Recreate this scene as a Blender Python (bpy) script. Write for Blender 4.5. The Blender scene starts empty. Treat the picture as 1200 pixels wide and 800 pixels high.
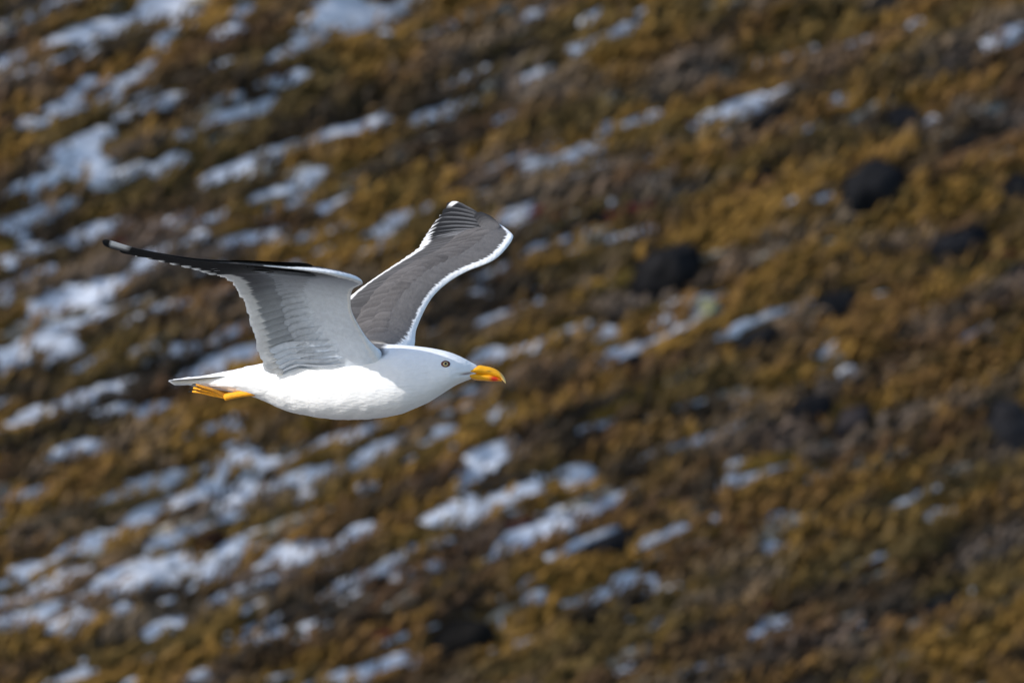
import bpy, math
import numpy as np
from mathutils import Vector

# ------------------------------------------------------------------ camera
S = 0.0012                 # metres per photograph pixel at the gull
D = 16.0                   # camera to gull
DG = 30.0                  # camera to hillside
PITCH = math.radians(8.0)
CAM = np.array([0.0, 0.0, 14.0])
RIGHT = np.array([1.0, 0, 0])
FWD = np.array([0, math.cos(PITCH), -math.sin(PITCH)])
UP = np.array([0, math.sin(PITCH), math.cos(PITCH)])

scene = bpy.context.scene
cd = bpy.data.cameras.new('camera')
cam = bpy.data.objects.new('camera', cd)
scene.collection.objects.link(cam)
cam.location = CAM
cam.rotation_euler = (math.pi / 2 - PITCH, 0, 0)
cd.lens = 400; cd.sensor_width = 36; cd.sensor_fit = 'HORIZONTAL'
cd.clip_start = 0.5; cd.clip_end = 2000
cd.dof.use_dof = True
cd.dof.focus_distance = D
cd.dof.aperture_fstop = 10.0
cd.dof.aperture_blades = 0
scene.camera = cam

# ------------------------------------------------------------------ sky, sun, exposure
SUN_AZ = math.radians(256)      # compass-like: 0 = +Y (away from camera), 90 = +X (right)
SUN_EL = math.radians(33)
world = bpy.data.worlds.new('World'); scene.world = world; world.use_nodes = True
nt = world.node_tree; nt.nodes.clear()
sky = nt.nodes.new('ShaderNodeTexSky'); sky.sky_type = 'NISHITA'; sky.sun_disc = False
sky.sun_elevation = SUN_EL; sky.sun_rotation = SUN_AZ
bg = nt.nodes.new('ShaderNodeBackground'); bg.inputs['Strength'].default_value = 0.15
wo = nt.nodes.new('ShaderNodeOutputWorld')
nt.links.new(sky.outputs[0], bg.inputs[0]); nt.links.new(bg.outputs[0], wo.inputs[0])
sl = bpy.data.lights.new('sun', 'SUN'); sl.energy = 2.7; sl.angle = math.radians(0.53); sl.color = (1.0, 0.965, 0.92)
sun = bpy.data.objects.new('sun', sl); scene.collection.objects.link(sun)
sdir = Vector((math.sin(SUN_AZ) * math.cos(SUN_EL), math.cos(SUN_AZ) * math.cos(SUN_EL), math.sin(SUN_EL)))
sun.rotation_euler = sdir.to_track_quat('Z', 'Y').to_euler()
sun.location = (0, 0, 40)
scene.view_settings.view_transform = 'Standard'; scene.view_settings.look = 'None'
scene.view_settings.exposure = 0.58; scene.view_settings.gamma = 1.0
scene.render.engine = 'CYCLES'
scene.cycles.use_denoising = True
scene.cycles.max_bounces = 6

rng = np.random.default_rng(11)

# ------------------------------------------------------------------ helpers
def link(o, parent=None):
    scene.collection.objects.link(o)
    if parent is not None: o.parent = parent
    return o

def tag(o, label=None, cat=None, group=None, kind=None):
    if label: o['label'] = label
    if cat: o['category'] = cat
    if group: o['group'] = group
    if kind: o['kind'] = kind
    return o

def mesh_obj(name, verts, faces, mat, parent=None, col=None, smooth=True):
    me = bpy.data.meshes.new(name)
    verts = np.asarray(verts, dtype=np.float32).reshape(-1, 3)
    if isinstance(faces, np.ndarray):
        nf, k = faces.shape
        me.vertices.add(len(verts)); me.vertices.foreach_set('co', verts.ravel())
        me.loops.add(nf * k); me.loops.foreach_set('vertex_index', faces.astype(np.int32).ravel())
        me.polygons.add(nf); me.polygons.foreach_set('loop_start', np.arange(0, nf * k, k, dtype=np.int32))
        me.update(calc_edges=True)
    else:
        me.from_pydata([tuple(v) for v in verts], [], faces)
    if col is not None:
        c = np.ones((len(verts), 4), np.float32); c[:, :3] = np.asarray(col, np.float32).reshape(-1, 3)
        at = me.color_attributes.new('tint', 'FLOAT_COLOR', 'POINT'); at.data.foreach_set('color', c.ravel())
    if smooth: me.polygons.foreach_set('use_smooth', np.ones(len(me.polygons), bool))
    me.validate(); me.update()
    me.materials.append(mat)
    return link(bpy.data.objects.new(name, me), parent)

_tab = rng.random((256, 256))
def vnoise(x, y):
    xi = np.floor(x).astype(int); yi = np.floor(y).astype(int)
    fx = x - xi; fy = y - yi
    fx = fx * fx * fx * (fx * (fx * 6 - 15) + 10); fy = fy * fy * fy * (fy * (fy * 6 - 15) + 10)
    g = lambda i, j: _tab[(xi + i) & 255, (yi + j) & 255]
    return (g(0, 0) * (1 - fx) + g(1, 0) * fx) * (1 - fy) + (g(0, 1) * (1 - fx) + g(1, 1) * fx) * fy
def fbm(x, y, o=4, s=0.0):
    r = 0; a = 0.5; t = 0
    for k in range(o):
        r = r + a * vnoise(x * 2 ** k + 17.3 * k + s, y * 2 ** k + 9.1 * k + s * 1.7); t += a; a *= 0.5
    return r / t
def sstep(a, b, x):
    t = np.clip((np.asarray(x, float) - a) / (b - a), 0, 1); return t * t * (3 - 2 * t)

# ------------------------------------------------------------------ materials
def mat_tint(name, rough=0.8, bump=0.0, bscale=(60, 60, 60), translucent=0.0, var=0.0, spec=0.3, vscale=40.0, sheen=0.0):
    m = bpy.data.materials.new(name); m.use_nodes = True
    n = m.node_tree; p = n.nodes['Principled BSDF']; L = n.links.new
    a = n.nodes.new('ShaderNodeAttribute'); a.attribute_name = 'tint'
    tc = n.nodes.new('ShaderNodeTexCoord')
    out = n.nodes['Material Output']
    col = a.outputs['Color']
    if var > 0:
        nz = n.nodes.new('ShaderNodeTexNoise'); nz.inputs['Scale'].default_value = vscale; nz.inputs['Detail'].default_value = 5
        L(tc.outputs['Object'], nz.inputs['Vector'])
        mr = n.nodes.new('ShaderNodeMapRange'); mr.inputs['From Min'].default_value = 0.25; mr.inputs['From Max'].default_value = 0.75
        mr.inputs['To Min'].default_value = 1 - var; mr.inputs['To Max'].default_value = 1 + var
        L(nz.outputs['Fac'], mr.inputs['Value'])
        mx = n.nodes.new('ShaderNodeVectorMath'); mx.operation = 'SCALE'
        L(col, mx.inputs[0]); L(mr.outputs[0], mx.inputs['Scale']); col = mx.outputs[0]
    L(col, p.inputs['Base Color'])
    p.inputs['Roughness'].default_value = rough
    p.inputs['Specular IOR Level'].default_value = spec
    if sheen: p.inputs['Sheen Weight'].default_value = sheen
    if bump > 0:
        mp = n.nodes.new('ShaderNodeMapping'); mp.inputs['Scale'].default_value = bscale
        L(tc.outputs['Object'], mp.inputs['Vector'])
        nb = n.nodes.new('ShaderNodeTexNoise'); nb.inputs['Scale'].default_value = 1.0; nb.inputs['Detail'].default_value = 4
        L(mp.outputs[0], nb.inputs['Vector'])
        bp = n.nodes.new('ShaderNodeBump'); bp.inputs['Strength'].default_value = bump; bp.inputs['Distance'].default_value = 0.004
        L(nb.outputs['Fac'], bp.inputs['Height']); L(bp.outputs[0], p.inputs['Normal'])
    if translucent > 0:
        tr = n.nodes.new('ShaderNodeBsdfTranslucent'); L(col, tr.inputs['Color'])
        mx = n.nodes.new('ShaderNodeMixShader'); mx.inputs[0].default_value = translucent
        L(p.outputs[0], mx.inputs[1]); L(tr.outputs[0], mx.inputs[2]); L(mx.outputs[0], out.inputs['Surface'])
    return m

M_ground = mat_tint('peaty_soil', 0.95, 0.6, (90, 90, 90), var=0.35, spec=0.15, vscale=25)
M_moss = mat_tint('moss_and_heath', 0.9, 0.0, var=0.3, spec=0.15, vscale=55)
M_snow = mat_tint('old_snow', 0.6, 0.5, (45, 45, 45), var=0.10, spec=0.3, vscale=20)
M_rock = mat_tint('dark_rock', 0.9, 0.8, (28, 28, 28), var=0.4, spec=0.08, vscale=18)
M_body = mat_tint('body_plumage', 0.85, 0.32, (90, 260, 110), var=0.03, spec=0.15, vscale=120, sheen=0.1)
M_feather = mat_tint('flight_feather', 0.7, 0.25, (220, 220, 220), translucent=0.3, var=0.08, spec=0.2, vscale=90)
M_tail = mat_tint('tail_feather', 0.75, 0.2, (220, 220, 220), translucent=0.5, var=0.04, spec=0.15, vscale=90)
M_covert = mat_tint('covert_feather', 0.8, 0.35, (160, 160, 160), var=0.08, spec=0.15, vscale=110)
M_horn = mat_tint('bill_horn', 0.38, 0.12, (90, 300, 90), var=0.06, spec=0.45, vscale=150)
M_skin = mat_tint('foot_skin', 0.55, 0.5, (700, 700, 700), var=0.15, spec=0.4, vscale=200)
M_eye = mat_tint('eye', 0.12, spec=0.5)

# ------------------------------------------------------------------ hillside
DIP = math.radians(35.0); TURN = math.radians(16.0)
N = np.array([math.sin(DIP) * math.sin(TURN), -math.sin(DIP) * math.cos(TURN), math.cos(DIP)])
C = CAM + DG * FWD
def onslope(x, y):
    """a spot on the hillside plane, in slope metres (a along the banding, b up the slope)"""
    d = FWD + RIGHT * ((x - 600) * S / D) + UP * ((400 - y) * S / D)
    t = np.dot(C - CAM, N) / np.dot(d, N)
    q = CAM + d * t - C
    return np.array([np.dot(q, E1), np.dot(q, E2)])
E1 = np.array([1.0, 0, 0]); E2 = np.array([0, 1.0, 0])
def _q(x, y):
    d = FWD + RIGHT * ((x - 600) * S / D) + UP * ((400 - y) * S / D)
    return CAM + d * (np.dot(C - CAM, N) / np.dot(d, N)) - C
BAND = math.radians(20)
v = _q(600 + 100 * math.cos(BAND), 400 - 100 * math.sin(BAND)); E1 = v / np.linalg.norm(v)
E2 = np.cross(N, E1)
ROT = np.stack([E1, E2, N], 1)           # slope -> world
def to_world(p): return np.asarray(p) @ ROT.T + C

def height(a, b):
    h = 0.10 * (fbm(a * 0.55, b * 1.0, 3, 3.1) - 0.5)
    h += 0.055 * (fbm(a * 1.5 + 40, b * 5.0, 4, 1.0) - 0.5)        # low banks along the slope
    h += 0.022 * (fbm(a * 7, b * 22, 3, 5.0) - 0.5)
    return h
def far_height(a, b):
    r = np.sqrt(a * a + b * b)
    return sstep(4.2, 30, r) * 3.0 * (fbm(a * 0.05 + 3, b * 0.06 + 8, 4, 2.0) - 0.5)

# snow: centre x, y, length, width of the larger lying patches
SN = """91 7 60 12;118 45 250 24;190 5 60 16;253 54 50 16;283 27 50 16;385 32 60 40;335 70 90 14;69 79 45 18;104 73 25 12;30 95 60 12;157 97 38 22;190 68 18 26;
96 108 22 14;121 125 28 14;153 140 32 18;192 127 55 14;270 138 100 18;219 160 40 12;47 145 75 18;94 176 65 20;98 198 60 30;125 212 35 16;152 202 34 14;197 194 34 18;
290 190 95 18;382 162 65 20;263 203 55 14;350 212 75 16;332 231 38 20;37 223 60 16;44 253 75 18;200 256 45 14;111 266 55 12;388 236 50 14;341 98 45 18;
413 27 55 42;467 13 60 14;500 37 40 12;616 14 52 14;690 17 30 14;748 10 30 14;710 42 85 15;675 67 28 14;589 72 75 13;626 84 38 19;537 91 40 14;530 123 28 14;501 133 45 13;
555 115 20 14;444 142 45 15;413 155 40 22;515 169 22 14;410 197 28 14;591 135 38 10;710 128 30 10;712 150 28 16;692 175 34 16;660 189 52 15;619 197 30 16;783 165 20 13;741 187 20 16;
714 240 18 14;562 221 40 13;464 257 70 22;612 252 36 32;876 120 125 19;945 54 52 16;891 66 28 13;1009 40 38 13;1070 25 20 14;1182 46 50 28;954 147 30 11;1021 89 24 12;1004 105 26 10;
1097 140 18 17;1166 111 14 12;847 160 20 12;928 250 22 13;957 243 18 14;1022 386 30 12;969 415 36 18;989 439 26 12;1034 351 18 11;1050 440 20 12;915 452 26 9;
770 382 26 16;717 412 32 18;750 407 65 16;795 393 32 16;707 392 20 20;692 432 46 14;625 333 24 16;624 360 22 14;625 410 20 18;888 557 70 16;871 550 22 28;969 586 24 15;
812 599 30 16;840 609 20 18;900 638 28 15;916 606 34 13;1104 591 28 13;1151 684 30 11;895 736 34 15;918 731 26 13;888 721 16 14;938 709 15 12;549 564 52 26;603 581 55 42;545 594 65 26;
626 628 75 26;656 621 34 18;670 560 50 32;697 594 76 14;650 603 42 14;734 574 48 11;434 534 95 15;569 542 34 20;425 569 24 16;417 594 26 16;424 621 22 14;562 609 32 16;420 675 70 13;
456 662 28 19;478 650 34 16;505 613 20 15;631 699 22 19;759 689 25 19;786 684 25 14;736 717 20 16;770 633 22 18;614 744 28 16;582 727 18 15;771 729 34 10;444 780 85 18;471 770 22 24;
516 641 28 14;88 532 46 10;280 542 40 19;324 543 64 13;398 547 30 14;236 577 52 24;282 582 46 18;344 565 52 18;361 581 30 16;182 582 32 19;145 572 46 14;93 628 60 20;128 616 46 14;
165 607 30 20;253 611 40 13;206 625 54 16;34 581 20 14;2 601 12 22;34 653 80 26;78 663 95 26;142 673 66 34;189 672 75 22;236 668 60 24;263 645 46 26;294 628 54 18;317 618 34 16;
337 645 64 28;324 655 40 26;395 640 34 16;202 653 30 16;88 702 22 18;10 714 28 16;44 714 54 18;84 724 40 18;142 709 22 16;182 705 28 13;202 732 66 23;219 724 34 16;253 749 38 14;
300 739 60 11;371 732 28 11;98 766 25 18;68 729 30 14;74 790 54 16;236 790 34 16;337 790 40 10;393 791 30 13;287 712 34 11;304 704 20 13;101 273 66 21;20 297 75 20;14 311 40 16;
169 314 54 16;280 285 80 16;236 277 22 18;324 270 24 16;61 358 70 28;108 348 70 34;84 387 60 24;56 412 54 26;24 412 40 19;5 422 28 34;5 354 18 18;209 415 38 21;165 420 28 16;277 395 54 16;
267 425 92 25;155 452 28 16;101 466 105 19;44 490 90 18;10 501 35 16;175 484 50 19;145 486 28 14;294 498 38 14;84 527 40 11;277 520 28 14;7 474 20 12;118 375 46 16;388 290 54 13;
509 512 44 16;546 469 25 16;509 482 26 16;411 516 26 14;590 491 26 14;567 535 40 22;502 536 42 13;586 419 60 17;559 346 22 14;831 384 34 14"""
patches = []
for it in SN.replace('\n', '').split(';'):
    x, y, l, w = map(float, it.split())
    patches.append((x, y, l, w))
def patch_axes(x, y, l, w):
    c = onslope(x, y)
    ca, sa = math.cos(BAND), math.sin(BAND)
    u1 = onslope(x + l / 2 * ca, y - l / 2 * sa) - c
    u2 = (onslope(x - w / 2 * sa, y - w / 2 * ca) - c) * 0.92
    return c, np.linalg.inv(np.stack([u1, u2], 1))
PA = [patch_axes(x, y, l * 1.3, w) + (1.18 - .3 * float(sstep(450, 850, x)) * (l < 60),) for x, y, l, w in patches]
# further patches beyond the ones counted above, thinning out to the right as the hill does
more = []
for k in range(420):
    a, b = rng.uniform(-4.4, 4.0), rng.uniform(-4.0, 4.0)
    inside = abs(a) < 1.75 and abs(b) < 1.75
    if inside: continue
    if rng.random() > np.clip(0.75 - 0.28 * a, 0.08, 1): continue
    sx, sy = rng.uniform(0.03, 0.13), rng.uniform(0.02, 0.05)
    more.append((np.array([a, b]), np.diag([1 / sx, 1 / sy]), 1.1))
for k in range(2300):            # specks and dustings
    a, b = rng.uniform(-3.8, 3.8), rng.uniform(-3.8, 3.8)
    if rng.random() > np.clip(0.42 - 0.40 * a, 0.02, 1): continue
    more.append((np.array([a, b]), np.diag([1 / rng.uniform(.04, .20), 1 / rng.uniform(.007, .018)]), 0.95))
PA += more
def snowfield(a, b):
    m = np.full(a.shape, -1.5)
    wa = a + 0.06 * (fbm(a * 6, b * 14, 3, 31.) - .5); wb = b + 0.03 * (fbm(a * 9, b * 9, 3, 47.) - .5)
    for c, Ai, amp in PA:
        da = wa - c[0]; db = wb - c[1]
        near = (np.abs(da) < 0.7) & (np.abs(db) < 0.5)
        if not near.any(): continue
        r1 = Ai[0, 0] * da[near] + Ai[0, 1] * db[near]; r2 = Ai[1, 0] * da[near] + Ai[1, 1] * db[near]
        m[near] = np.maximum(m[near], amp - (r1 * r1 + r2 * r2))
    m = np.maximum(m, -1.5)
    m += 2.1 * (fbm(a * 9, b * 50, 3, 8.0) - 0.5)
    return m

# the sheet: fine in the middle, coarse out to the far hill
fa = np.arange(-3.9, 3.9001, 0.02); fb = np.arange(-3.9, 3.9001, 0.02)
ext = np.array([4.2, 4.8, 6, 8, 11, 15, 20, 28, 40, 60, 90, 130, 190])
A1 = np.concatenate([-ext[::-1], fa, ext]); B1 = np.concatenate([-ext[::-1], fb, ext])
GA, GB = np.meshgrid(A1, B1, indexing='ij')
H = height(GA, GB) + far_height(GA, GB)
def grid_faces(n, m, keep=None):
    i = np.arange(n * m).reshape(n, m)
    f = np.stack([i[:-1, :-1], i[1:, :-1], i[1:, 1:], i[:-1, 1:]], -1).reshape(-1, 4)
    return f if keep is None else f[keep.ravel()]
PAL = np.array([[.146, .082, .018], [.072, .045, .019], [.026, .020, .014], [.082, .056, .017], [.098, .050, .022], [.115, .092, .078]])
def veg_colour(a, b, jit):
    q = 0.035 + fbm(a * 3.0 + 9, b * 12.0, 4, 12.0) + 0.13 * (jit - 0.5)
    q2 = fbm(a * 3.1 + 2, b * 11.0 + 5, 3, 77.0)
    col = np.zeros(a.shape + (3,))
    w_d = sstep(0.50, 0.32, q)[..., None]; w_o = sstep(0.50, 0.64, q)[..., None]
    col[:] = PAL[1]
    col = col * (1 - w_d) + PAL[2] * w_d
    col = col * (1 - w_o) + PAL[0] * w_o
    ol = sstep(0.56, 0.68, q2)[..., None] * 0.7; col = col * (1 - ol) + PAL[3] * ol
    ru = sstep(0.42, 0.30, q2)[..., None] * 0.5; col = col * (1 - ru) + PAL[4] * ru
    gr = sstep(0.55, 0.70, fbm(a * 2.7 + 31, b * 12.0, 3, 55.))[..., None] * 0.55; col = col * (1 - gr) + PAL[5] * gr
    return col
gcol = veg_colour(GA, GB, np.full(GA.shape, .45)) * 0.8
far_k = (sstep(4.0, 4.6, np.maximum(np.abs(GA), np.abs(GB))) * np.clip(.30 - .004 * GA, .08, .4))[..., None]
gcol = gcol * (1 - far_k) + np.array([.50, .54, .60]) * far_k        # beyond the built patches the snow is too fine to tell apart
P = to_world(np.stack([GA, GB, H], -1).reshape(-1, 3))
ground = mesh_obj('hillside_ground', P, grid_faces(*GA.shape), M_ground, col=gcol.reshape(-1, 3))
tag(ground, 'brown peaty hillside carpeted with moss and heath behind the gull', 'hillside', kind='structure')

# ------------------------------------------------------------------ rocks
RK = [  # x, y, length, width (photo scale), rise, tint, label
 (782, 327, 104, 50, .62, (.022, .021, .022), 'large blackish boulder with two humps, above the lichen-topped pale stone'),
 (1016, 232, 80, 54, .60, (.022, .022, .024), 'rounded black boulder high on the bare brown moss'),
 (540, 744, 92, 48, .55, (.016, .014, .012), 'smooth black boulder with small snow specks at its right end'),
 (884, 404, 76, 30, .5, (.026, .025, .026), 'long low black rock just below the lichen-topped pale stone'),
 (981, 362, 66, 32, .5, (.024, .024, .026), 'black wedge-shaped rock with a thin snow speck beyond its end'),
 (1122, 297, 82, 27, .5, (.026, .026, .03), 'long narrow charcoal rock lying alone in golden moss'),
 (900, 140, 56, 24, .5, (.024, .022, .022), 'dark rock directly under the long bright snow streak'),
 (1062, 138, 50, 30, .55, (.024, .024, .028), 'small dark rock with one round snow speck at its side'),
 (1190, 231, 46, 34, .55, (.022, .022, .024), 'squat black rock level with the rounded boulder on bare moss'),
 (1184, 497, 62, 74, .55, (.034, .033, .036), 'upright ridged charcoal boulder, the tallest of the dark rocks'),
 (952, 482, 58, 26, .45, (.022, .021, .023), 'flat black rock touching a brownish grey slab'),
 (1000, 490, 52, 34, .4, (.060, .050, .050), 'brownish grey slab touching a flat black rock'),
 (702, 646, 96, 22, .4, (.030, .029, .032), 'thin black ledge of rock below the broad snow patch'),
 (890, 209, 34, 15, .45, (.020, .018, .017), 'tiny black rock set in yellow moss'),
 (1128, 179, 58, 20, .4, (.030, .026, .022), 'low brownish black rock below the round snow speck'),
 (1192, 330, 44, 22, .45, (.026, .026, .028), 'small black rock near the end of the long narrow charcoal rock'),
 (738, 434, 52, 11, .35, (.016, .016, .018), 'sliver of black rock under the edge of a snow streak'),
 (1108, 702, 62, 12, .3, (.040, .042, .048), 'thin slate grey rock sliver with a snow speck and yellow tuft at its tip'),
 (246, 631, 44, 14, .35, (.055, .025, .014), 'reddish brown rock between two broad bands of snow'),
 (2, 151, 26, 20, .5, (.012, .012, .014), 'small black rock among the crowded snow streaks'),
]
def rock_mesh(name, x, y, l, w, rise, tint, seed, tip=None):
    if tip is None: l, w, rise = l * 1.12, max(w * 1.25, 22), rise * 1.0
    c, Ai = patch_axes(x, y, l, w); Ax = np.linalg.inv(Ai)
    nu, nv = 26, 14
    r = np.random.default_rng(seed)
    th = np.linspace(0, 2 * np.pi, nu, endpoint=False); ph = np.linspace(-0.35, np.pi / 2, nv)
    T, F_ = np.meshgrid(th, ph, indexing='ij')
    d = np.stack([np.cos(T) * np.cos(F_), np.sin(T) * np.cos(F_), np.sin(F_)], -1)
    rad = np.ones(T.shape)
    for k in range(16):                       # broken facets
        nn = r.normal(size=3); nn[2] = abs(nn[2]) * .8; nn /= np.linalg.norm(nn)
        dd = r.uniform(0.62, 0.95); dt = d @ nn
        rad = np.minimum(rad, np.where(dt > 0.05, dd / np.maximum(dt, .05), 9))
    rad *= 0.92 + 0.22 * fbm(np.cos(T) * 2 + 5 + F_, np.sin(T) * 2 + 5 + F_ * .7 + seed, 3, seed)
    loc = d * rad[..., None]
    ab = loc[..., :2] @ Ax.T
    hgt = loc[..., 2] * max(rise * 0.5 * (np.linalg.norm(Ax[:, 0]) + np.linalg.norm(Ax[:, 1])), .045)
    h0 = float(height(c[:1], c[1:])[0])
    pts = np.stack([ab[..., 0], ab[..., 1], hgt], -1).reshape(-1, 3) @ ROT.T
    faces = []
    for i in range(nu):
        for j in range(nv - 1):
            faces.append((i * nv + j, ((i + 1) % nu) * nv + j, ((i + 1) % nu) * nv + j + 1, i * nv + j + 1))
    col = np.tile(np.array(tint) * (0.5 if tip is None else 0.8), (nu * nv, 1)) * (0.7 + 0.6 * r.random((nu * nv, 1)))
    if tip is not None:
        k = sstep(0.45, 0.8, loc[..., 2] + 0.25 * (fbm(T * 3, F_ * 5, 2, 4.) - .5)).reshape(-1, 1)
        col = col * (1 - k) + np.array(tip) * k
    o = mesh_obj(name, pts, faces, M_rock, col=col)
    o.location = to_world(np.array([c[0], c[1], h0]))
    return o
rocks = []
for k, (x, y, l, w, rise, tint, lab) in enumerate(RK):
    o = rock_mesh('boulder' if l > 70 else 'rock', x, y, l, w, rise, tint, 100 + k)
    tag(o, lab, 'rock', 'dark rocks scattered over the hillside'); rocks.append(patch_axes(x, y, l * 1.15, max(w * 1.3, 24)))
o = rock_mesh('lichen_stone', 826, 372, 48, 34, .7, (.30, .29, .29), 300, tip=(.36, .33, .08))
tag(o, 'pale grey stone capped with yellow-green lichen beside a snow streak', 'stone'); rocks.append(patch_axes(826, 372, 50, 36))

def clear_of_rocks(a, b, lim=1.0):
    ok = np.ones(a.shape, bool)
    for c, Ai in rocks:
        r1 = Ai[0, 0] * (a - c[0]) + Ai[0, 1] * (b - c[1]); r2 = Ai[1, 0] * (a - c[0]) + Ai[1, 1] * (b - c[1])
        ok &= (r1 * r1 + r2 * r2) > lim
    return ok
# snow lying in the hollows
SA, SB = np.meshgrid(np.arange(-3.9, 3.9, 0.0125), np.arange(-3.9, 3.9, 0.0125), indexing='ij')
MS = np.where(clear_of_rocks(SA, SB, .85), snowfield(SA, SB), -1.5)
keep = np.maximum.reduce([MS[:-1, :-1], MS[1:, :-1], MS[1:, 1:], MS[:-1, 1:]]) > -0.12
hs = height(SA, SB)
hz = hs + 0.004 + 0.016 * np.clip(MS, -0.9, 0.5) + 0.010 * (fbm(SA * 24, SB * 40, 3, 91.) - 0.5)
f = grid_faces(*SA.shape, keep=keep)
used = np.unique(f); remap = np.zeros(SA.size, np.int64); remap[used] = np.arange(len(used))
sc_ = np.array([.53, .555, .605]) * (0.66 + 0.75 * fbm(SA * 6, SB * 9, 3, 66.).ravel()[used, None])
Psn = to_world(np.stack([SA, SB, hz], -1).reshape(-1, 3)[used])
snow = mesh_obj('snow', Psn, remap[f], M_snow, col=sc_)
tag(snow, 'broken streaks of thin greyish snow lying among the brown moss', 'snow', kind='stuff')

# ------------------------------------------------------------------ moss cushions and heath sprigs (uncountable)
nC = 46000
ca = rng.uniform(-3.85, 3.85, nC); cb = rng.uniform(-3.85, 3.85, nC)
ok = clear_of_rocks(ca, cb) & (snowfield(ca, cb) < 0.22 + 0.25 * rng.random(nC)); ca, cb = ca[ok], cb[ok]
nC = len(ca)
nu, rings = 8, 3
th = np.linspace(0, 2 * np.pi, nu, endpoint=False)
base = [np.stack([np.cos(th + .3 * j) * math.cos(p), np.sin(th + .3 * j) * math.cos(p), np.full(nu, math.sin(p))], -1) for j, p in enumerate((-0.3, 0.35, 0.9))]
base = np.concatenate(base + [np.array([[0, 0, 1.0]])])
bf = []
for j in range(rings - 1):
    for i in range(nu):
        i2 = (i + 1) % nu
        bf += [(j * nu + i, j * nu + i2, (j + 1) * nu + i2), (j * nu + i, (j + 1) * nu + i2, (j + 1) * nu + i)]
for i in range(nu): bf.append(((rings - 1) * nu + i, (rings - 1) * nu + (i + 1) % nu, rings * nu))
bf = np.array(bf); nb = len(base)
rad = rng.gamma(4.0, 0.0038, nC).clip(0.006, 0.030)
sx = rad * rng.uniform(2.2, 7.0, nC); sy = rad * rng.uniform(.7, 1.1, nC); sz = rad * rng.uniform(.4, .9, nC)
yaw = rng.normal(0, 0.09, nC)
V = base[None] * (1 + 0.30 * (rng.random((nC, nb, 1)) - .5))
V = V * np.stack([sx, sy, sz], -1)[:, None, :]
cy, sy_ = np.cos(yaw)[:, None], np.sin(yaw)[:, None]
V = np.stack([V[..., 0] * cy - V[..., 1] * sy_ + ca[:, None], V[..., 0] * sy_ + V[..., 1] * cy + cb[:, None], V[..., 2]], -1)
V[..., 2] += height(ca, cb)[:, None]
cc = veg_colour(ca, cb, rng.random(nC)); cc *= rng.uniform(0.75, 1.28, (nC, 1))
red = rng.random(nC) < 0.01; cc[red] = np.array([.10, .022, .018]) * rng.uniform(.6, 1.2, (red.sum(), 1))
yel = rng.random(nC) < 0.03; cc[yel] = np.array([.20, .115, .02]) * rng.uniform(.7, 1.2, (yel.sum(), 1))
pal = rng.random(nC) < 0.03; cc[pal] = np.array([.30, .27, .22]) * rng.uniform(.7, 1.2, (pal.sum(), 1))
ccv = np.repeat(cc[:, None, :], nb, 1) * (0.85 + 0.3 * rng.random((nC, nb, 1)))
Fm = (bf[None] + (np.arange(nC) * nb)[:, None, None]).reshape(-1, 3)
o = mesh_obj('moss_cushions', to_world(V.reshape(-1, 3)), Fm, M_moss, col=ccv.reshape(-1, 3))
tag(o, 'golden brown moss and heath cushions covering the hillside between snow and rocks', 'moss', kind='stuff')

nB = 170000
ba = rng.uniform(-3.85, 3.85, nB); bb = rng.uniform(-3.85, 3.85, nB)
ok = clear_of_rocks(ba, bb, 0.9) & (snowfield(ba, bb) < 0.1 + 1.0 * rng.random(nB) ** 3); ba, bb = ba[ok], bb[ok]; nB = len(ba)
ang = rng.normal(0, 0.5, nB) + np.pi * (rng.random(nB) < .35); ln = rng.uniform(.02, .06, nB); wd = rng.uniform(.003, .008, nB)
lean = rng.uniform(.2, 1.0, nB)
dx, dy = np.cos(ang), np.sin(ang)
z0 = height(ba, bb) + rng.uniform(0, .03, nB)
p0 = np.stack([ba - dy * wd, bb + dx * wd, z0], -1); p1 = np.stack([ba + dy * wd, bb - dx * wd, z0], -1)
md = np.stack([ba + dx * ln * lean * .45, bb + dy * ln * lean * .45, z0 + ln * .6], -1)
tp = np.stack([ba + dx * ln * lean, bb + dy * ln * lean, z0 + ln * (1.05 - .5 * lean)], -1)
wv = np.stack([-dy * wd, dx * wd, 0 * wd], -1) * 1.1
V = np.stack([p0, p1, md + wv, md - wv, tp], 1)
Fb = np.array([[0, 1, 3], [0, 3, 2], [2, 3, 4]])
Fb = (Fb[None] + (np.arange(nB) * 5)[:, None, None]).reshape(-1, 3)
cc = veg_colour(ba, bb, rng.random(nB)) * rng.uniform(.75, 1.35, (nB, 1))
o = mesh_obj('heath_sprigs', to_world(V.reshape(-1, 3)), Fb, M_moss, col=np.repeat(cc, 5, 0), smooth=False)
tag(o, 'short dry ochre sprigs and grass blades sprouting from the moss', 'heath', kind='stuff')

# ------------------------------------------------------------------ the gull
PSI = math.radians(32); CP, SP = math.cos(PSI), math.sin(PSI)
XC = 464.0
gull = bpy.data.objects.new('gull', None); link(gull)
gull.empty_display_size = 0.1
gull.location = CAM + D * FWD
gull.rotation_euler = (math.pi / 2 - PITCH, 0, 0)
tag(gull, 'white-bodied gull with slate grey wings raised, flying past the hillside', 'gull')

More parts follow.
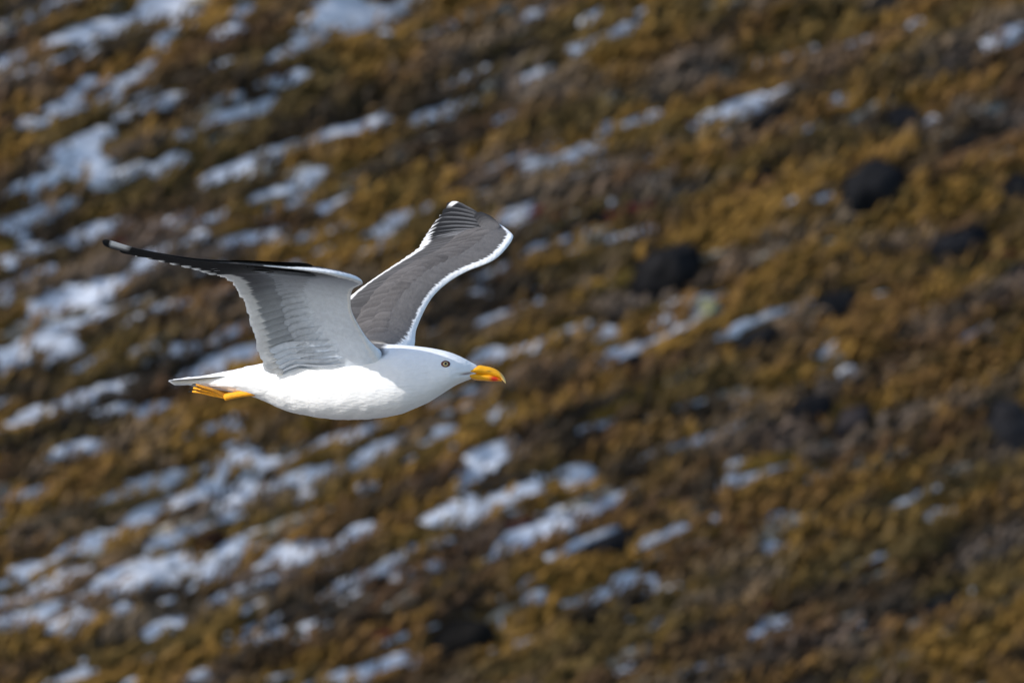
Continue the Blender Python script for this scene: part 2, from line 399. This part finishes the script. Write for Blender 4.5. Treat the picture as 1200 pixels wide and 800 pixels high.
def loc3(x, y, dep):
    """drawing units (x, y, depth toward the viewer) -> metres in the gull's frame"""
    x = np.asarray(x, float); y = np.asarray(y, float); dep = np.asarray(dep, float)
    k = (D - dep * S) / D
    return np.stack([(x - 600) * S * k, (400 - y) * S * k, dep * S], -1)
def lat_dep(x, L, side):
    F = ((x - XC) + side * L * SP) / CP
    return F * SP + side * L * CP
T_ = math.tan(PSI)
def body_dep(x):
    x = np.asarray(x, float)
    xs = np.linspace(150, 620, 471)
    sl = T_ * (1 - sstep(455, 520, xs)) + 0.16 * sstep(455, 520, xs)
    dd = np.concatenate([[0], np.cumsum(0.5 * (sl[1:] + sl[:-1]) * np.diff(xs))])
    dd -= np.interp(XC, xs, dd)
    return np.interp(x, xs, dd)

def crom(keys, t):
    keys = np.asarray(keys, float); n = len(keys)
    t = np.clip(np.asarray(t, float), 0, n - 1 - 1e-9); i = np.floor(t).astype(int); f = (t - i)[..., None]
    p = lambda j: keys[np.clip(j, 0, n - 1)]
    p0, p1, p2, p3 = p(i - 1), p(i), p(i + 1), p(i + 2)
    return 0.5 * (2 * p1 + (p2 - p0) * f + (2 * p0 - 5 * p1 + 4 * p2 - p3) * f * f + (3 * p1 - p0 - 3 * p2 + p3) * f ** 3)

def pchip(xk, yk, x):
    """smooth monotone-ish interpolation"""
    xk = np.asarray(xk, float); yk = np.asarray(yk, float)
    d = np.diff(yk) / np.diff(xk); m = np.zeros(len(xk)); m[1:-1] = np.where(d[1:] * d[:-1] > 0, 2 * d[1:] * d[:-1] / (d[1:] + d[:-1] + 1e-12), 0)
    m[0], m[-1] = d[0], d[-1]
    x = np.asarray(x, float)
    i = np.clip(np.searchsorted(xk, x) - 1, 0, len(xk) - 2); h = xk[i + 1] - xk[i]; t = (x - xk[i]) / h
    return yk[i] * (2 * t**3 - 3 * t**2 + 1) + h * m[i] * (t**3 - 2 * t**2 + t) + yk[i + 1] * (-2 * t**3 + 3 * t**2) + h * m[i + 1] * (t**3 - t**2)

# --- body: one continuous loft, tail base to forehead
BX = [203, 215, 235, 260, 290, 310, 330, 350, 380, 405, 430, 450, 470, 485, 500, 515, 525, 535, 545, 552, 558, 561.5]
BT = [444.5, 443, 440.5, 436, 429.5, 425, 420, 415, 408, 404, 402.5, 403, 404, 405.3, 407, 409.6, 412, 415.6, 420.3, 424.2, 427.6, 430.5]
BB = [449, 450.5, 453, 457, 463, 470, 479, 485, 490, 491.6, 491, 489, 485, 479, 472.5, 463.5, 457, 451, 446.6, 443.8, 440.0, 436.0]
BW = [7, 10, 17, 25, 35, 41, 46, 51, 56, 57, 55, 51, 45, 39, 34, 31, 29, 24.5, 18, 12, 7, 3.5]
def body_prof(x): return pchip(BX, BT, x), pchip(BX, BB, x), pchip(BX, BW, x)
nX, nR = 170, 64
bx = np.concatenate([np.linspace(203, 500, 110, endpoint=False), np.linspace(500, 561.5, 60)])
th = np.linspace(0, 2 * np.pi, nR, endpoint=False)
top, bot, wid = body_prof(bx)
XX = np.repeat(bx[:, None], nR, 1); TH = np.repeat(th[None], nX, 0)
cen = (top + bot)[:, None] / 2; hh = (bot - top)[:, None] / 2
pw = 0.92
cx = np.sign(np.cos(TH)) * np.abs(np.cos(TH)) ** pw; sx_ = np.sign(np.sin(TH)) * np.abs(np.sin(TH)) ** pw
YY = cen - hh * sx_
DD = body_dep(XX) + wid[:, None] * cx * (1 - 0.10 * sx_)
# shallow modelling: eye hollow, cheek, ruffled belly
er = ((XX - 522) / 11) ** 2 + ((YY - 426) / 7) ** 2
DD = DD - np.sign(cx) * 1.2 * np.exp(-er)
gape = np.exp(-((YY - (437.5 + (549 - XX) * 0.16)) / 1.3) ** 2) * sstep(526, 538, XX) * sstep(558, 549, XX)
DD = DD - np.sign(cx) * 1.8 * gape
ruf = (fbm(XX * .10 + 50, TH * 6 + 3, 3, 2.) - .5) * sstep(500, 400, XX) * 2.2
YY = YY - ruf * np.sin(TH) ; DD = DD + ruf * np.cos(TH)
verts = loc3(XX, YY, DD).reshape(-1, 3)
faces = []
for i in range(nX - 1):
    for j in range(nR):
        j2 = (j + 1) % nR; faces.append((i * nR + j, (i + 1) * nR + j, (i + 1) * nR + j2, i * nR + j2))
faces.append(tuple(range(nR))); faces.append(tuple((nX - 1) * nR + j for j in range(nR - 1, -1, -1)))
white = np.array([.82, .82, .815]); slate = np.array([.098, .094, .094])
nzb = fbm(XX * .3, TH * 8, 3, 5.)
mant = sstep(325, 345, XX) * sstep(455, 448, XX + 8 * (nzb - .5)) * sstep(0.62, 0.74, sx_ + .15 * (nzb - .5))
bc = white * (1 - mant[..., None]) + slate * mant[..., None]
bc = bc * (0.97 + 0.06 * nzb[..., None])
gp = (gape * sstep(535, 546, XX))[..., None] * (np.cos(TH) > 0)[..., None]
bc = bc * (1 - gp * .85) + np.array([.12, .03, .025]) * gp * .85
mesh_obj('body', verts, faces, M_body, gull, bc.reshape(-1, 3))

# --- wings
LEAD = [ # far x, y ; near x, y ; lateral
 (474, 424, 456, 428, 12), (485, 406, 443, 413, 40), (488.5, 384, 428, 395, 60), (504, 352, 413.5, 369, 88), (523, 332.5, 411, 352, 108), (546, 318.5, 413.5, 339, 126),
 (580, 303.5, 425, 331, 148), (600, 281, 404, 323.5, 184), (597, 271, 376, 318, 208), (574, 256, 305, 311, 256), (552, 245.5, 232, 305, 301), (539, 238.6, 160, 292, 360), (527, 236.5, 118, 280, 384)]
TRAIL = [
 (372, 408, 330, 440, 20), (368, 394, 313, 433, 50), (385, 372, 303, 405, 77), (405, 353, 295, 378, 104), (425, 336.5, 285.5, 351, 132), (450, 319, 278, 337, 163),
 (473, 303.5, 270, 326, 192), (493, 289, 250, 319.5, 228), (499, 281, 235, 314, 249), (504, 271, 205, 307.5, 281), (511, 259, 175, 301, 316), (517, 249, 148, 296, 350), (519, 242, 119, 285, 384)]
LEAD = np.array(LEAD, float); TRAIL = np.array(TRAIL, float)
NK = len(LEAD)
CAMB = np.array([.03, .05, .07, .09, .095, .08, .055, .035, .03, .03, .03, .025, .02])
THK = np.array([.32, .18, .11, .085, .075, .07, .072, .07, .05, .035, .03, .02, .015])

class Wing:
    def __init__(s, side):
        s.side = side; c = 2 if side > 0 else 0
        s.l = np.stack([LEAD[:, c], LEAD[:, c + 1], LEAD[:, 4]], 1); s.t = np.stack([TRAIL[:, c], TRAIL[:, c + 1], TRAIL[:, 4]], 1)
    def edge(s, keys, t):
        k = crom(keys, t); return loc3(k[..., 0], k[..., 1], lat_dep(k[..., 0], k[..., 2], s.side))
    def flat(s, t, v):
        a = s.edge(s.l, t); b = s.edge(s.t, t); v = np.asarray(v)[..., None]; return a * (1 - v) + b * v
    def frame(s, t, v):
        t = np.asarray(t, float); v = np.asarray(v, float)
        ch = s.edge(s.t, t) - s.edge(s.l, t)
        sp = s.flat(np.minimum(t + .15, NK - 1.01), v) - s.flat(np.maximum(t - .15, 0), v)
        n = np.cross(ch, sp); n *= s.side
        n /= np.linalg.norm(n, axis=-1, keepdims=True) + 1e-12
        return np.linalg.norm(ch, axis=-1), n
    def pos(s, t, v, off=0.0):
        t = np.asarray(t, float); v = np.asarray(v, float)
        c, n = s.frame(t, v)
        cam_ = np.interp(t, np.arange(NK), CAMB)
        z = c * cam_ * (4 * v ** .75 * np.clip(1 - v, -0.05, 1)) / 1.3
        return s.flat(t, v) + n * (z + off)[..., None]
    def thick(s, t, v):
        c, _ = s.frame(t, v)
        vv = np.clip(v / 0.72, 0, 1)
        return c * np.interp(t, np.arange(NK), THK) * 0.5 * (2.6 * np.sqrt(vv) * (1 - vv) + 0.0)

dark_under = np.array([.22, .225, .235]); shade_blue_under = np.array([.72, .77, .84])  # pale underwing is neutral white plumage with the blue of shade painted in
black = np.array([.012, .012, .013])
def lerp(a, b, k): return a * (1 - k) + b * k

def feather(wing, parent, name, path, hw, colour, mat, off, tilt=0.0006, ns=16, nw=5, round_at=.82, thick=.0004, point=False):
    """path(s)->(t,v); hw half width in metres; colour(s, w, upper)->rgb; off(s, t, v)->metres from the wing's middle surface"""
    s_ = np.concatenate([np.linspace(0, .76, ns - 9, endpoint=False), np.linspace(.76, 1, 9)])
    t, v = path(s_)
    ctr = wing.pos(t, v, 0 * t)
    _, n = wing.frame(t, np.clip(v, 0, 1))
    tan = np.gradient(ctr, axis=0); tan /= np.linalg.norm(tan, axis=1, keepdims=True) + 1e-12
    side = np.cross(n, tan); side /= np.linalg.norm(side, axis=1, keepdims=True) + 1e-12
    side *= wing.side                          # +w points to the wing tip side on both wings
    w_ = np.linspace(-1, 1, nw)
    sh = np.where(s_ > round_at, np.sqrt(np.clip(1 - ((s_ - round_at) / (1 - round_at)) ** 2, 0.004, 1)), 1.0) * (0.55 + 0.45 * sstep(0, .35, s_))
    if point: sh = sh * (1 - .6 * sstep(.78, 1.0, s_))
    o = off(s_, t, v)
    P_ = ctr[:, None] + side[:, None] * (w_[None, :, None] * (hw * sh)[:, None, None]) \
        + n[:, None] * ((o[:, None] + tilt * w_[None] - 0.0006 * (w_[None] ** 2))[..., None])
    up_ = P_ + n[:, None] * thick; lo_ = P_ - n[:, None] * thick
    S2, W2 = np.meshgrid(s_, w_, indexing='ij')
    cu = colour(S2, W2, True); cl = colour(S2, W2, False)
    nn = ns * nw
    V = np.concatenate([up_.reshape(-1, 3), lo_.reshape(-1, 3)]); Cc = np.concatenate([cu.reshape(-1, 3), cl.reshape(-1, 3)])
    F = []
    for i in range(ns - 1):
        for j in range(nw - 1):
            a = i * nw + j; F.append((a, a + 1, a + nw + 1, a + nw)); F.append((nn + a, nn + a + nw, nn + a + nw + 1, nn + a + 1))
    return mesh_obj(name, V, F, mat, parent, Cc)

def build_wing(side):
    W = Wing(side)
    R = np.random.default_rng(5 if side > 0 else 6)
    # arm and hand with the small coverts, a thin aerofoil
    ts = np.linspace(0, 10.6, 260)
    vend = np.interp(ts, [0, 5, 7, 9, 10.6], [.62, .60, .36, .14, .10])
    k = 34
    q = np.linspace(-1, 1, 2 * k + 1)           # -1 upper rear edge, 0 leading edge, 1 lower rear edge
    Tg = np.repeat(ts[:, None], len(q), 1); Vg = (np.abs(q) ** 1.6)[None] * vend[:, None]
    th_ = W.thick(Tg, Vg)
    sgn = np.where(q < 0, 1.0, -1.0)[None] * np.minimum(1, np.abs(q) * 12)[None]
    Vtx = W.pos(Tg, Vg, sgn * th_ + np.where(q < 0, .0002, -.0002)[None])
    upper = (q < 0)[None] | (np.abs(q) < .02)[None]
    chord, _ = W.frame(Tg, Vg)
    nz = fbm(Tg * 9, Vg * 14, 3, 20. + side)
    jag = vnoise(Tg * 34, Vg * 3 + 4)
    lead_w = np.interp(Tg, [0, 1, 2, 6, 7.2, 8.0, 9.0, 12], [.11, .065, .034, .036, .055, .06, 0.0, 0.0])
    wl = sstep(1.0, 0.72, (Vg / np.maximum(lead_w, 1e-4)) * (0.75 + .5 * jag)) * (lead_w > .004)
    hand = sstep(8.6, 10.2, Tg)[..., None]
    cu = lerp(lerp(slate * (0.85 + .3 * nz[..., None]), black * 2, hand), white, wl[..., None])
    grey = sstep(6.2, 9.0, Tg)
    gl = np.clip(grey + .6 * sstep(3.2, 6.8, Tg), 0, 1)[..., None]
    cl = lerp(shade_blue_under * (0.95 + .1 * nz[..., None]), dark_under * .6, gl)
    cl = lerp(cl, white, (wl * sstep(.09, .03, Vg))[..., None])
    cl = lerp(cl, black * 2, hand)
    col = np.where(upper[..., None], cu, cl)
    nq = len(q)
    F = []
    for i in range(len(ts) - 1):
        for j in range(nq - 1):
            a = i * nq + j; fq = (a, a + nq, a + nq + 1, a + 1); F.append(fq if side < 0 else fq[::-1])
        a = i * nq; fq = (a + nq - 1, a + 2 * nq - 1, a + nq, a); F.append(fq if side < 0 else fq[::-1])
    F.append(tuple(range(nq))); F.append(tuple((len(ts) - 1) * nq + j for j in range(nq)))
    wing = mesh_obj('wing', Vtx.reshape(-1, 3), F, M_covert, gull, col.reshape(-1, 3))
    wing['label'] = 'raised wing showing its pale underside and black tip' if side > 0 else 'raised wing showing its slate grey upper side with white edges'

    # secondaries
    nS = 25
    for i in range(nS):
        tt = 0.75 + (7.25 - 0.75) * i / (nS - 1)
        g = i / (nS - 1); j1, j2, j3 = R.normal(0, 1, 3)
        wt = np.interp(tt, [0, 4, 7.3], [.145, .135, .115]) * (1 + .06 * j1)
        def path(s, tt=tt, j2=j2):
            return tt + .30 * (1 - s) + .02 * j2 * s, .30 + (1.01 + .008 * j2 - .30) * s
        def colour(s, w, upper, g=g, wt=wt, j3=j3):
            tip = sstep(1 - wt - .02, 1 - wt + .02, s + .018 * w * w - .01 * w)[..., None]
            if upper:
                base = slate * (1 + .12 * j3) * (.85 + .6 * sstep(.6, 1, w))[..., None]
            else:
                base = lerp(shade_blue_under * lerp(.8, .36, g), lerp(np.array([.52, .55, .58]), np.array([.085, .085, .095]), sstep(.1, .9, g)), sstep(.42, .80, s)[..., None]) * (1 + .06 * j3)
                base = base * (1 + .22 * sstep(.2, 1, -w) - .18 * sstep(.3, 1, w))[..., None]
            return lerp(base, white * 1.1, tip)
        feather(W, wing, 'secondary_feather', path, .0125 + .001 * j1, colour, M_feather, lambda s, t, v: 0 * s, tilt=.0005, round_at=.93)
    # primaries
    tips = [7.45, 7.85, 8.25, 8.65, 9.1, 9.55, 10.05, 10.6, 11.25, 11.95]
    for i in range(10):
        g = i / 9; tt = tips[i]; tb = 7.2 + 1.2 * g; vb = .38 - .22 * g; j1, j2 = R.normal(0, 1, 2)
        vt = [1.02, 1.03, 1.03, 1.03, 1.03, 1.03, 1.02, 1.0, .92, .45][i]; kk = 1 + 1.6 * g ** 2
        def path(s, tt=tt, tb=tb, vb=vb, vt=vt, kk=kk):
            return tb + (tt - tb) * s ** (1 - .15 * g), vb + (vt - vb) * s ** kk
        wt = np.interp(i, [0, 3, 6, 9], [.10, .07, .03, .0])
        def colour(s, w, upper, g=g, wt=wt, i=i):
            tip = sstep(1 - wt - .012, 1 - wt + .012, s)[..., None] * (1.0 if wt > .012 else 0.0)
            kb = sstep(.10, .62, g * .75 + s * .5)[..., None]
            if upper:
                base = lerp(slate * .7, black, kb)
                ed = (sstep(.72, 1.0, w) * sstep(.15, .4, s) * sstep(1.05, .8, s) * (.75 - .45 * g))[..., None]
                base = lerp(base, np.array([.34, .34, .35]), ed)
            else:
                base = lerp(dark_under * .6, black * 1.5, kb)
            base = lerp(base, white, tip)
            if i >= 8:                              # white mirror near the tip of the outermost
                mm = (sstep(.72, .74, s) * sstep(.90, .88, s) * (sstep(-.6, -.3, w) if i == 9 else 0.0 * w))[..., None]
                base = lerp(base, white, mm)
            return base
        feather(W, wing, 'primary_feather', path, .0135 - .0045 * g, colour, M_feather, lambda s, t, v: .0014 * sstep(.35, 0, s) - .0004, tilt=.0012, ns=26, round_at=.93, point=i >= 7)
    # covert rows
    def row(n, t0, t1, v0, v1, hw, upper_side, fn, rise=.0007, mat=M_covert, shift=.22, ra=.70, tl=.0005, emb=.4):
        for i in range(n):
            tt = t0 + (t1 - t0) * i / (n - 1); j1, j2, j3 = R.normal(0, 1, 3)
            def path(s, tt=tt, j2=j2): return tt + shift * (1 - s), v0 + (v1 + .012 * j2 - v0) * s
            sg = 1 if upper_side else -1
            def off(s, t, v): return sg * (W.thick(t, v) - np.minimum(.0055, 1.1 * W.thick(t, v)) * sstep(emb, 0, s) + .0004 + rise * s)
            feather(W, wing, 'covert_feather', path, hw * (1 + .08 * j1), lambda s, w, u, i=i, j3=j3: fn(s, w, i / (n - 1), j3), mat, off, tilt=tl * sg, ns=15, round_at=ra)
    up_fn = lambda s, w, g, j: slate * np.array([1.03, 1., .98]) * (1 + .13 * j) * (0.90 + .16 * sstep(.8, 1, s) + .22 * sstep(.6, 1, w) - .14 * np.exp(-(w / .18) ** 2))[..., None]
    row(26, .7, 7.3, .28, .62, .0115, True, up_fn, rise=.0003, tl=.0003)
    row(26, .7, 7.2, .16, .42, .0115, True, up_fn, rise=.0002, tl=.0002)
    def un_fn(s, w, g, j):
        b = lerp(shade_blue_under, np.array([.24, .245, .26]), sstep(.30, 1.0, g)) * (1 + .04 * j) * np.ones(s.shape + (3,))
        b = lerp(b, shade_blue_under * lerp(.8, .36, g), (.9 * sstep(.45, 1, s))[..., None])
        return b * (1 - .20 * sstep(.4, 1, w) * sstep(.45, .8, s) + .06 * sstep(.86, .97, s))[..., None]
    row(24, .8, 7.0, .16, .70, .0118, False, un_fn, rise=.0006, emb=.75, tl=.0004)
    # long axillary feathers at the wing pit / tertials
    row(6, .55, 1.75, .22, .90, .0105, False, lambda s, w, g, j: shade_blue_under * 1.05 * (1 - .25 * sstep(.55, 1, w))[..., None], rise=.0028, shift=.05)
    # primary coverts
    def pc_fn(s, w, g, j): return lerp(slate * .9, black * 1.5, sstep(.4, 1, g)) * (1 + .25 * sstep(.5, 1, -w))[..., None]
    for i in range(9):
        g = i / 8; tb = 7.3 + 1.2 * g; tt = 7.45 + 1.9 * g; vb = .16 - .1 * g; vt = .34 - .22 * g
        feather(W, wing, 'primary_covert', lambda s, tb=tb, tt=tt, vb=vb, vt=vt: (tb + (tt - tb) * s, vb + (vt - vb) * s), .0095 - .002 * g,
                lambda s, w, u, g=g: pc_fn(s, w, g, 0), M_covert, lambda s, t, v: W.thick(t, v) - np.minimum(.0040, 1.1 * W.thick(t, v)) * sstep(.4, 0, s) + .0003 + .0006 * s, tilt=.0007, ns=15)
    for i in range(10):                            # and their pale grey counterparts below
        g = i / 9; tb = 6.7 + 1.3 * g; tt = 7.0 + 1.9 * g; vb = .17 - .05 * g; vt = .60 - .38 * g
        feather(W, wing, 'under_primary_covert', lambda s, tb=tb, tt=tt, vb=vb, vt=vt: (tb + (tt - tb) * s, vb + (vt - vb) * s), .0105 - .003 * g,
                lambda s, w, u, g=g: lerp(shade_blue_under * .42, black * 2.2, sstep(.1, .9, g)) * (1 - .15 * sstep(.5, 1, w))[..., None], M_covert,
                lambda s, t, v: -(W.thick(t, v) - np.minimum(.0040, 1.1 * W.thick(t, v)) * sstep(.3, 0, s) + .0012 + .0006 * s), tilt=-.0004, ns=15)
    return wing
build_wing(-1)
build_wing(1)

# --- tail: twelve feathers in a nearly closed fan
for i in range(12):
    g = (i - 5.5) / 5.5                         # + near side
    L0, L1 = 9 * g, 24 * g
    s_ = np.linspace(0, 1, 14); w_ = np.linspace(-1, 1, 5)
    Fx0, Fx1 = -185.0, -313.0 + 3 * abs(g) ** 2
    Lc = L0 + (L1 - L0) * s_
    Fv = Fx0 + (Fx1 + .5 * L1 - Fx0) * s_
    hw = (6.0 + 2.0 * s_) * np.where(s_ > .9, np.sqrt(np.clip(1 - ((s_ - .9) / .1) ** 2, .03, 1)), 1)
    Lw = Lc[:, None] + hw[:, None] * w_[None]
    Fw = np.repeat(Fv[:, None], 5, 1)
    x = XC + Fw * CP - Lw * SP; dep = Fw * SP + Lw * CP
    y = 440.5 + (449.0 - 440.5) * s_[:, None] - 0.09 * Lw - 2.2 * (1 - (Lw / 40) ** 2) + .5 * w_[None] * np.sign(g) + .35 * abs(g)
    y = y + 0 * x
    up_ = loc3(x, y - .35, dep).reshape(-1, 3); lo_ = loc3(x, y + .35, dep).reshape(-1, 3)
    F = []; nn = 14 * 5
    for a_ in range(13):
        for b_ in range(4):
            a = a_ * 5 + b_; F.append((a, a + 1, a + 6, a + 5)); F.append((nn + a, nn + a + 5, nn + a + 6, nn + a + 1))
    cw = np.tile(white * np.where(np.abs(w_) > .8, .96, 1.0)[None, :, None], (14, 1, 1)).reshape(-1, 3)
    mesh_obj('tail_feather', np.concatenate([up_, lo_]), F, M_tail, gull, np.concatenate([cw, cw]))

# --- bill
def loft(name, secs, mat, parent, colfn, n=20, pw=1.0):
    """secs rows: x, top, bottom, half width, depth"""
    secs = np.array(secs, float); m = 40
    tt = np.linspace(0, len(secs) - 1, m); sc2 = crom(secs, tt)
    th = np.linspace(0, 2 * np.pi, n, endpoint=False)
    x = np.repeat(sc2[:, :1], n, 1); y = (sc2[:, 1:2] + sc2[:, 2:3]) / 2 - (sc2[:, 2:3] - sc2[:, 1:2]) / 2 * np.sin(th)[None]
    d = sc2[:, 4:5] + sc2[:, 3:4] * np.sign(np.cos(th)) * np.abs(np.cos(th)) ** pw
    F = []
    for i in range(m - 1):
        for j in range(n):
            j2 = (j + 1) % n; F.append((i * n + j, (i + 1) * n + j, (i + 1) * n + j2, i * n + j2))
    F.append(tuple(range(n))); F.append(tuple((m - 1) * n + j for j in range(n - 1, -1, -1)))
    return mesh_obj(name, loc3(x, y, d).reshape(-1, 3), F, mat, parent, colfn(x, y, d).reshape(-1, 3))
hd = lambda x: float(body_dep(x))
yellow = np.array([.92, .41, .005]); horn = np.array([.70, .58, .28])
def bill_col(x, y, d):
    k = sstep(584, 592, x)[..., None]
    c = lerp(yellow * np.ones(x.shape + (3,)), horn, k * .8)
    no = np.exp(-((x - 573.5) / 3.2) ** 2 - ((y - 434.6) / .75) ** 2)[..., None]
    c = lerp(c, np.array([.10, .05, .01]), no * .9)
    tom = sstep(1.0, .2, np.abs(y - np.interp(x, [548, 561, 576, 584, 590], [436.6, 438.6, 440.2, 442.5, 447])))[..., None] * sstep(585, 578, x)[..., None]
    return lerp(c, np.array([.35, .13, .01]), tom * .7)
bill = loft('bill', [(546, 434.6, 436.6, 15, hd(546)), (552, 432.2, 437.2, 12.5, hd(552)), (561.5, 428.0, 439.0, 9.2, hd(561.5)), (568, 428.7, 439.6, 7.4, hd(568)), (575, 430.1, 440.4, 6.4, hd(575)),
     (581, 432.4, 442.0, 5.2, hd(581)), (586, 435.8, 443.2, 4.2, hd(586)), (590, 440.3, 446.8, 2.8, hd(590)), (592.3, 445.2, 449.0, 1.3, hd(592.3)), (592.6, 447.6, 449.6, .5, hd(592.6))], M_horn, gull, bill_col)
bill['label'] = 'yellow hooked bill with a red spot near the tip'
def low_col(x, y, d):
    c = yellow * .95 * np.ones(x.shape + (3,))
    k = np.exp(-((x - 579.5) / 5.0) ** 2 - ((y - 443.8) / 3.4) ** 2)[..., None]
    return lerp(c, np.array([.72, .035, .008]), np.clip(k * 1.35, 0, 1))
loft('lower_mandible', [(546, 436.8, 439.5, 13, hd(546)), (553, 436.6, 444.0, 11.5, hd(553)), (560, 436.9, 445.8, 8.2, hd(560)), (568, 437.6, 446.2, 6.8, hd(568)), (575, 438.2, 447.0, 5.9, hd(575)),
     (580.5, 440.4, 447.0, 4.6, hd(580.5)), (585, 442.6, 446.9, 3.4, hd(585)), (588, 445.0, 447.0, 1.8, hd(588))], M_horn, bill, low_col)

# --- eyes
def dome(name, cx_, cy_, dep0, rx, ry, rz, sgn, col, parent, slope_x=0.0, slope_y=0.0):
    V, F = [], []; nr, na = 7, 24
    V.append((cx_, cy_, dep0 + sgn * rz))
    for i in range(1, nr + 1):
        a = i / nr * math.pi / 2
        for j in range(na):
            b = j / na * 2 * math.pi
            dx, dy = rx * math.sin(a) * math.cos(b), ry * math.sin(a) * math.sin(b)
            V.append((cx_ + dx, cy_ + dy, dep0 + sgn * rz * math.cos(a) + slope_x * dx + slope_y * dy))
    for j in range(na): F.append((0, 1 + j, 1 + (j + 1) % na))
    for i in range(nr - 1):
        for j in range(na):
            F.append((1 + i * na + j, 1 + (i + 1) * na + j, 1 + (i + 1) * na + (j + 1) % na, 1 + i * na + (j + 1) % na))
    V = np.array(V); return mesh_obj(name, loc3(V[:, 0], V[:, 1], V[:, 2]), F, M_eye, parent, np.tile(np.array(col), (len(V), 1)))
def head_surface(x, y, sgn):
    t_, b_, w_ = body_prof(np.array([x])); c_ = (t_ + b_) / 2; h_ = (b_ - t_) / 2
    q = float((c_ - y)[0] / h_[0]); s_ = abs(q) ** (1 / pw) * np.sign(q); cth = math.sqrt(max(0, 1 - s_ * s_)) ** pw
    return float(body_dep(x)) + sgn * float(w_[0]) * cth * (1 - .1 * s_)
for sgn in (1, -1):
    ex, ey = 522.2, 426.2
    d0 = head_surface(ex, ey, sgn)
    sxl = (head_surface(ex + 4, ey, sgn) - head_surface(ex - 4, ey, sgn)) / 8; syl = (head_surface(ex, ey + 3, sgn) - head_surface(ex, ey - 3, sgn)) / 6
    eye = dome('eye', ex, ey, d0 - sgn * 1.2, 5.5, 4.0, 1.7, sgn, (.11, .026, .014), gull, sxl, syl)
    dome('iris', ex, ey + .1, d0 + sgn * .25, 2.9, 2.5, .9, sgn, (.55, .42, .17), eye, sxl, syl)
    dome('pupil', ex, ey - .2, d0 + sgn * .75, 1.6, 1.5, .7, sgn, (.006, .006, .006), eye, sxl, syl)

# --- feet, folded back under the tail
def tube(name, pts, rad, mat, parent, col, n=10):
    pts = np.array(pts, float); m = 14
    tt = np.linspace(0, len(pts) - 1, m); c = crom(pts, tt); r = crom(np.array(rad, float)[:, None], tt)[:, 0]
    tg = np.gradient(c, axis=0); tg /= np.linalg.norm(tg, axis=1, keepdims=True)
    up = np.array([0, 0, 1.0]); a = np.cross(tg, up); a /= np.linalg.norm(a, axis=1, keepdims=True); b = np.cross(tg, a)
    th = np.linspace(0, 2 * np.pi, n, endpoint=False)
    V = c[:, None] + (a[:, None] * np.cos(th)[None, :, None] + b[:, None] * np.sin(th)[None, :, None]) * r[:, None, None]
    F = []
    for i in range(m - 1):
        for j in range(n):
            j2 = (j + 1) % n; F.append((i * n + j, i * n + j2, (i + 1) * n + j2, (i + 1) * n + j))
    F.append(tuple(range(n - 1, -1, -1))); F.append(tuple((m - 1) * n + j for j in range(n)))
    V = V.reshape(-1, 3)
    return mesh_obj(name, loc3(V[:, 0], V[:, 1], V[:, 2]), F, mat, parent, np.tile(np.array(col), (len(V), 1)))
orange = np.array([.90, .37, .004]); orange2 = np.array([.62, .25, .008]); nail = (.012, .010, .009)
for side in (1, -1):
    dy = 0 if side > 0 else -3.5; dxx = 0 if side > 0 else 5
    dp = lambda x, l: float(lat_dep(x, side * 1.0 * 17 + l, 1))
    knee = (296 + dxx, 459.5 + dy, dp(296, 0)); ank = (264 + dxx, 465.3 + dy, dp(264, 0))
    leg = tube('leg', [(306 + dxx, 458 + dy, dp(306, -2)), knee, (280 + dxx, 462 + dy, dp(280, 0)), ank], [5.2, 4.6, 3.9, 4.2], M_skin, gull, orange)
    tipsxy = [(230, 450.6, 16), (227, 454.5, 7), (226, 458.6, -4)] if side > 0 else [(236, 449.8, 10), (233, 453.0, 0), (234, 456.0, -10)]
    rails = []
    for k, (tx, ty, tl) in enumerate(tipsxy):
        pts = [(ank[0], ank[1] - .6, ank[2]), ((ank[0] * .6 + tx * .4), (ank[1] * .6 + ty * .4) - (2.2 if k == 0 else 1.2 if k == 1 else .3) , dp(ank[0] * .6 + tx * .4, tl * .6)), ((ank[0] * .25 + tx * .75), ank[1] * .25 + ty * .75 - .8, dp(ank[0] * .25 + tx * .75, tl * .9)), (tx, ty, dp(tx, tl))]
        rails.append(np.array(pts))
        toe = tube('toe', pts, [2.7, 2.0, 1.7, 1.3], M_skin, leg, orange if k != 0 else orange2)
        tube('claw', [(tx + .6, ty, dp(tx, tl)), (tx - 3, ty - .3, dp(tx - 3, tl)), (tx - 5.6, ty + .7, dp(tx - 5.6, tl))], [1.25, .9, .2], M_skin, leg, nail)
    # webs between neighbouring toes
    for k in range(2):
        q = np.linspace(0, 2.75, 12); r1 = crom(rails[k], q); r2 = crom(rails[k + 1], q)
        u = np.linspace(0, 1, 6)
        Wb = r1[:, None] * (1 - u)[None, :, None] + r2[:, None] * u[None, :, None]
        sag = (4 * u * (1 - u))[None] * (q / 2.75)[:, None]
        Wb[..., 0] += sag * 2.5; Wb[..., 1] += sag * .5
        Vw = np.concatenate([Wb.reshape(-1, 3), Wb.reshape(-1, 3) + np.array([0, .5, -.6])])
        F = []
        for i in range(11):
            for j in range(5):
                a = i * 6 + j; F.append((a, a + 6, a + 7, a + 1)); F.append((72 + a, 72 + a + 1, 72 + a + 7, 72 + a + 6))
        mesh_obj('web', loc3(Vw[:, 0], Vw[:, 1], Vw[:, 2]), F, M_skin, leg, np.tile(np.array([.30, .105, .008]), (len(Vw), 1)))
